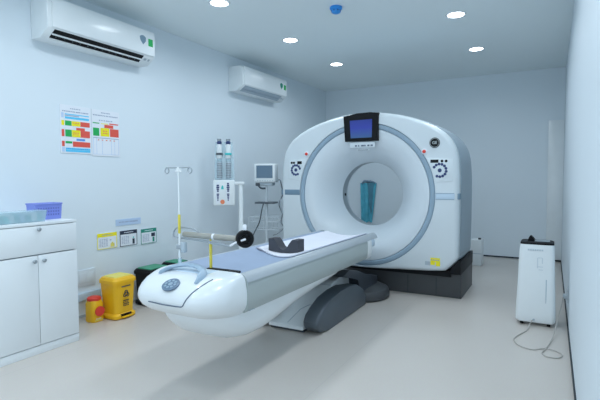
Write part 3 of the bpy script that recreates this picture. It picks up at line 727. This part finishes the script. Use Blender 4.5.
for dx, m in ((-.055, M['charcoal']), (.050, M['cyan'])):
    x = hx+dx
    b = MB(); b.lathe([(.030, 1.48), (.033, 1.485), (.033, 1.63), (.028, 1.645), (.012, 1.655)], (x, 0, 0), (0, 0, 1), M['white'], 20); sy = b.build('syringe', t)
    b = MB(); b.lathe([(.030, 1.245), (.030, 1.43), (.027, 1.44)], (x, 0, 0), (0, 0, 1), M['edge'], 20)
    for k in range(9): b.lathe([(.0305, 1.255+k*.02), (.0305, 1.260+k*.02)], (x, 0, 0), (0, 0, 1), M['charcoal'], 20)
    lab(b.build('ribbed_plunger', sy), 'dark ribbed lower section')
    b = MB(); b.lathe([(.026, 1.44), (.026, 1.485)], (x, 0, 0), (0, 0, 1), M['clear'], 20); b.build('barrel', sy)
    b = MB(); b.lathe([(.036, 1.52), (.041, 1.524), (.041, 1.542), (.036, 1.546)], (x, 0, 0), (0, 0, 1), m, 20); lab(b.build('collar', sy), 'teal collar' if dx > 0 else 'dark collar')
    b = MB(); b.lathe([(.026, 1.65), (.028, 1.655), (.028, 1.675), (.020, 1.685)], (x, 0, 0), (0, 0, 1), M['navy'], 18); b.lathe([(.020, 1.685), (.026, 1.70), (.026, 1.712), (.001, 1.716)], (x, 0, 0), (0, 0, 1), M['greysteel'], 18); b.build('tip_cap', sy)

# ------------------------------------------------------------------ patient monitor on a trolley stand
t = thing('patient_monitor_stand', 'white patient monitor on a slim wheeled stand beside the scanner', 'patient monitor', (-3.19, 4.90, 0), math.radians(14))
star_base(t, .22, 5, M['white'], M['dark'], .1)
b = MB(); b.lathe([(.017, .09), (.017, 1.15)], (0, 0, 0), (0, 0, 1), M['socket'], 16); b.build('pole', t)
b = MB(); b.box(-.142, .142, -.075, .06, 1.190, 1.428, M['white'], .018, 3); mo = b.build('monitor', t)
MB().box(-.108, .108, -.0775, -.074, 1.245, 1.405, M['screen'], .002, 1).build('screen', mo)
b = MB()
for k in range(7): b.box(-.10+k*.033, -.082+k*.033, -.0772, -.074, 1.208, 1.216, M['edge'])
b.build('button_row', mo)
b = MB(); b.box(-.10, .10, -.05, .05, 1.150, 1.186, M['edge'], .008); b.build('mounting_plate', t)
b = MB(); b.box(-.13, -.07, -.06, -.03, 1.145, 1.185, M['charcoal'], .01); b.tube(spline([(-.10, -.05, 1.16), (-.05, -.07, 1.12), (.01, -.07, 1.115)], 5), .012, M['darkcable'], 8); b.build('side_handle', t)
b = MB(); b.box(-.125, .135, -.10, .06, .922, .944, M['charcoal'], .004); b.build('shelf', t)
b = MB()
for z in (.60, .70, .76): b.tube([(-.20, -.12, z), (.20, -.12, z), (.20, .09, z), (-.20, .09, z)], .004, M['socket'], 6, True)
for k in range(9):
    x = -.20+.05*k; b.tube([(x, -.12, .76), (x, -.12, .60), (x, .09, .60), (x, .09, .76)], .003, M['socket'], 6)
b.build('wire_basket', t)
b = MB(); b.tube(spline([(-.02, -.06, .93), (-.02, -.125, .85), (-.05, -.13, .70), (-.10, -.13, .60), (-.15, -.13, .50)], 6), .007, M['darkcable'], 8); b.lathe([(.018, 0), (.018, .05)], (-.15, -.13, .47), (0, 0, 1), M['darkcable'], 12); b.build('sensor_cable', t)
b = MB()
for q in (0, 1):
    b.tube(spline([(.16, 0, 1.22), (.20, -.03-.02*q, 1.21), (.21+.02*q, -.04, 1.05), (.20-.015*q, -.06, .92), (.225, -.06, .80), (.21, -.06, .69), (.24, -.05, .62), (.17, -.06, .55), (.10, -.05, .52)], 6), .006, M['darkcable'] if q else M['edge'], 8)
b.build('hanging_cable', t)

# ------------------------------------------------------------------ teal garment hanging on the back wall (seen through the bore)
t = thing('hanging_apron', 'teal-blue apron hanging on the back wall, seen through the scanner bore', 'apron', (-2.84, YB-.005, .45))
b = MB(); rings = []
for i in range(13):
    z = .70*i/12; rows = []
    w = .095+.05*(i/12); c0 = -.02+.03*(i/12)
    n = 24
    for k in range(n+1):
        u = -1+2*k/n; rows.append((c0+w*u, -.035-.014*math.cos(u*7+.4*i*.3)-.006*math.sin(u*13), z+.02*math.sin(u*3)*(1 if i in (0,) else 0)))
    back = [(x, -.012, zz) for x, y, zz in reversed(rows)]
    rings.append(rows+back)
b.loft(rings, M['cuff']); b.build('fabric', t, sharp=70)
b = MB(); b.prism([(.005, .70), (.125, .715), (.10, .52), (.085, .20), (.06, .16), (.03, .40)], 'y', -.058, -.05, M['fold'], .003); lab(b.build('side_fold', t), 'darker slate-blue fold')
b = MB(); b.tube(spline([(-.10, -.04, .69), (-.06, -.045, .735), (0.02, -.04, .73), (.09, -.04, .72), (.14, -.04, .70)], 5), .016, M['bluegrey'], 10); b.box(-.05, .05, -.03, 0, .715, .745, M['charcoal'], .006); lab(b.build('hook_rail', t), 'dark grey hanger')

# ------------------------------------------------------------------ dehumidifier
t = thing('dehumidifier', 'white floor dehumidifier with black top standing near the right wall', 'dehumidifier', (-.100, 4.37, 0))
b = MB(); b.loft([rr3(-.138, .138, -.118, .118, .03, .03), rr3(-.150, .150, -.124, .124, .035, .045), rr3(-.150, .150, -.125, .125, .035, .10), rr3(-.130, .134, -.117, .117, .035, .62), rr3(-.124, .130, -.113, .113, .035, .682), rr3(-.118, .124, -.106, .106, .03, .690)], M['white']); b.build('body', t)
b = MB(); b.loft([rr3(-.124, .130, -.113, .113, .035, .6855), rr3(-.123, .129, -.112, .112, .035, .698), rr3(-.11, .11, -.095, .095, .03, .705)], M['black']); tp = b.build('top_panel', t)
b = MB(); b.box(-.02, .10, -.07, .06, .704, .708, M['charcoal'], .002)
for k in range(6): b.box(-.015, .095, -.06+k*.019, -.052+k*.019, .706, .710, M['bore'])
b.build('air_grille', tp)
b = MB(); b.prism([(-.075, .70), (-.005, .70), (-.03, .728), (-.042, .748), (-.055, .744), (-.062, .722)], 'y', -.03, .045, M['black'], .004); b.build('flap', tp)
b = MB(); y = -.1205
for k in range(7): b.box(-.065+k*.017, -.052+k*.017, y, y+.01, .635, .648, M['faint'])
b.build('printed_name', t)
b = MB()
yy = lambda z: -.125+.008*(z-.10)/.52
for (x0, x1, z0, z1) in ((.012, .044, .575, .580), (.008, .013, .53, .577), (.043, .048, .53, .577), (.008, .050, .50, .505), (.008, .013, .49, .53), (.018, .05, .475, .48)):
    b.box(x0, x1, yy(z0)-.001, yy(z0)+.01, z0, z1, M['faint'])
b.build('printed_mark', t)
b = MB(); b.box(.073, .081, -.1235, -.11, .20, .40, M['softseam'], .002); b.build('water_window', t)
b = MB(); b.lathe([(.009, 0), (.009, .006)], (-.01, -.122, .055), (0, -1, 0), M['edge'], 12); b.build('drain_plug', t)
for x in (-.10, .10):
    for y in (-.085, .085): MB().lathe([(.012, -.014), (.017, -.010), (.017, .010), (.012, .014)], (x, y, .0175), (1, 0, 0), M['black'], 16).build('caster', t)
# power cord
b = MB(); r = .0038
pts = [(-.118, 4.235, .055), (-.135, 4.20, .03), (-.155, 4.08, .006), (-.215, 3.90, .006), (-.23, 3.80, .006), (-.19, 3.69, .006), (-.10, 3.64, .006), (-.03, 3.70, .006), (.03, 3.70, .006), (.085, 3.64, .006), (.07, 3.56, .006), (.0, 3.54, .006), (-.035, 3.60, .007), (-.01, 3.72, .008), (.03, 3.95, .02), (.065, 4.2, .10), (.095, 4.40, .17), (.105, 4.47, .218)]
b.tube(spline(pts, 7), r, M['cable'], 8); o = b.build('power_cord'); tag(o, 'thin grey power cord looping over the floor before the dehumidifier', 'cord')
t = thing('wall_socket', 'small white wall socket with plug on the right wall', 'wall socket', (XR, 4.46, .17))
MB().box(-.010, 0, 0, .12, 0, .12, M['socket'], .003).build('cover_plate', t)
MB().box(-.04, -.008, .03, .075, .03, .07, M['socket'], .008).build('plug', t)

# ------------------------------------------------------------------ small white box behind the scanner
t = thing('equipment_box', 'small white equipment box on the floor behind the scanner right side', 'box', (-.99, 6.78, 0))
b = MB(); b.box(0, .15, 0, .22, 0, .37, M['white'], .012); b.build('casing', t)
b = MB(); b.box(.0, .15, -.002, .004, .17, .178, M['softseam']); b.build('seam', t)
b = MB(); b.lathe([(.018, 0), (.022, .01), (.018, .022), (.001, .024)], (.115, .05, .37), (0, 0, 1), M['dark'], 16); b.build('knob', t)

# ------------------------------------------------------------------ lights
def lamp(x, y, p, size=.40):
    l = bpy.data.lights.new('downlight', 'AREA'); l.shape = 'DISK'; l.size = size; l.energy = p; l.color = (.84, .925, 1.0); l.spread = math.radians(165)
    o = bpy.data.objects.new('downlight', l); COL.objects.link(o); o.location = (x, y, HC-.015)
    return o
l = bpy.data.lights.new('soft_fill', 'AREA'); l.shape = 'RECTANGLE'; l.size = 3.2; l.size_y = 2.2; l.energy = 33; l.color = (.83, .92, 1.0)
o = bpy.data.objects.new('soft_fill', l); COL.objects.link(o); o.location = (-1.75, YR+.05, 1.6); o.rotation_euler = (PI/2+.12, 0, 0)
PW = 7.6
for x in (-2.66, -.85):
    for y in (-.5, .78, 2.06, 3.33, 4.65, 5.95):
        lamp(x, y, PW*(1.0 if y < 3 else (1.0 if y < 4 else .78)))
w = bpy.data.worlds.new('World'); bpy.context.scene.world = w; w.use_nodes = True
w.node_tree.nodes['Background'].inputs[0].default_value = (.5, .65, .8, 1); w.node_tree.nodes['Background'].inputs[1].default_value = .2

# ------------------------------------------------------------------ camera
F, YAW, PIT, ROL, HCAM = 456.56, math.radians(28.872), math.radians(2.810), math.radians(-.191), 1.25
cy, sy = math.cos(YAW), math.sin(YAW)
fw0 = Vector((-sy, cy, 0)); r0 = Vector((cy, sy, 0)); u0 = Vector((0, 0, 1))
fw = fw0*math.cos(PIT)-u0*math.sin(PIT); u = u0*math.cos(PIT)+fw0*math.sin(PIT)
r2 = r0*math.cos(ROL)+u*math.sin(ROL); u2 = -r0*math.sin(ROL)+u*math.cos(ROL)
cam = bpy.data.cameras.new('camera'); cam.sensor_width = 36; cam.sensor_fit = 'HORIZONTAL'; cam.lens = F*36/600; cam.clip_start = .02
co = bpy.data.objects.new('camera', cam); COL.objects.link(co)
mw = Matrix((r2, u2, -fw)).transposed().to_4x4(); mw.translation = Vector((0, 0, HCAM)); co.matrix_world = mw
sc = bpy.context.scene; sc.camera = co
sc.view_settings.view_transform = 'Standard'; sc.view_settings.look = 'None'; sc.view_settings.exposure = 0
sc.cycles.use_denoising = True; sc.cycles.max_bounces = 10; sc.cycles.diffuse_bounces = 6
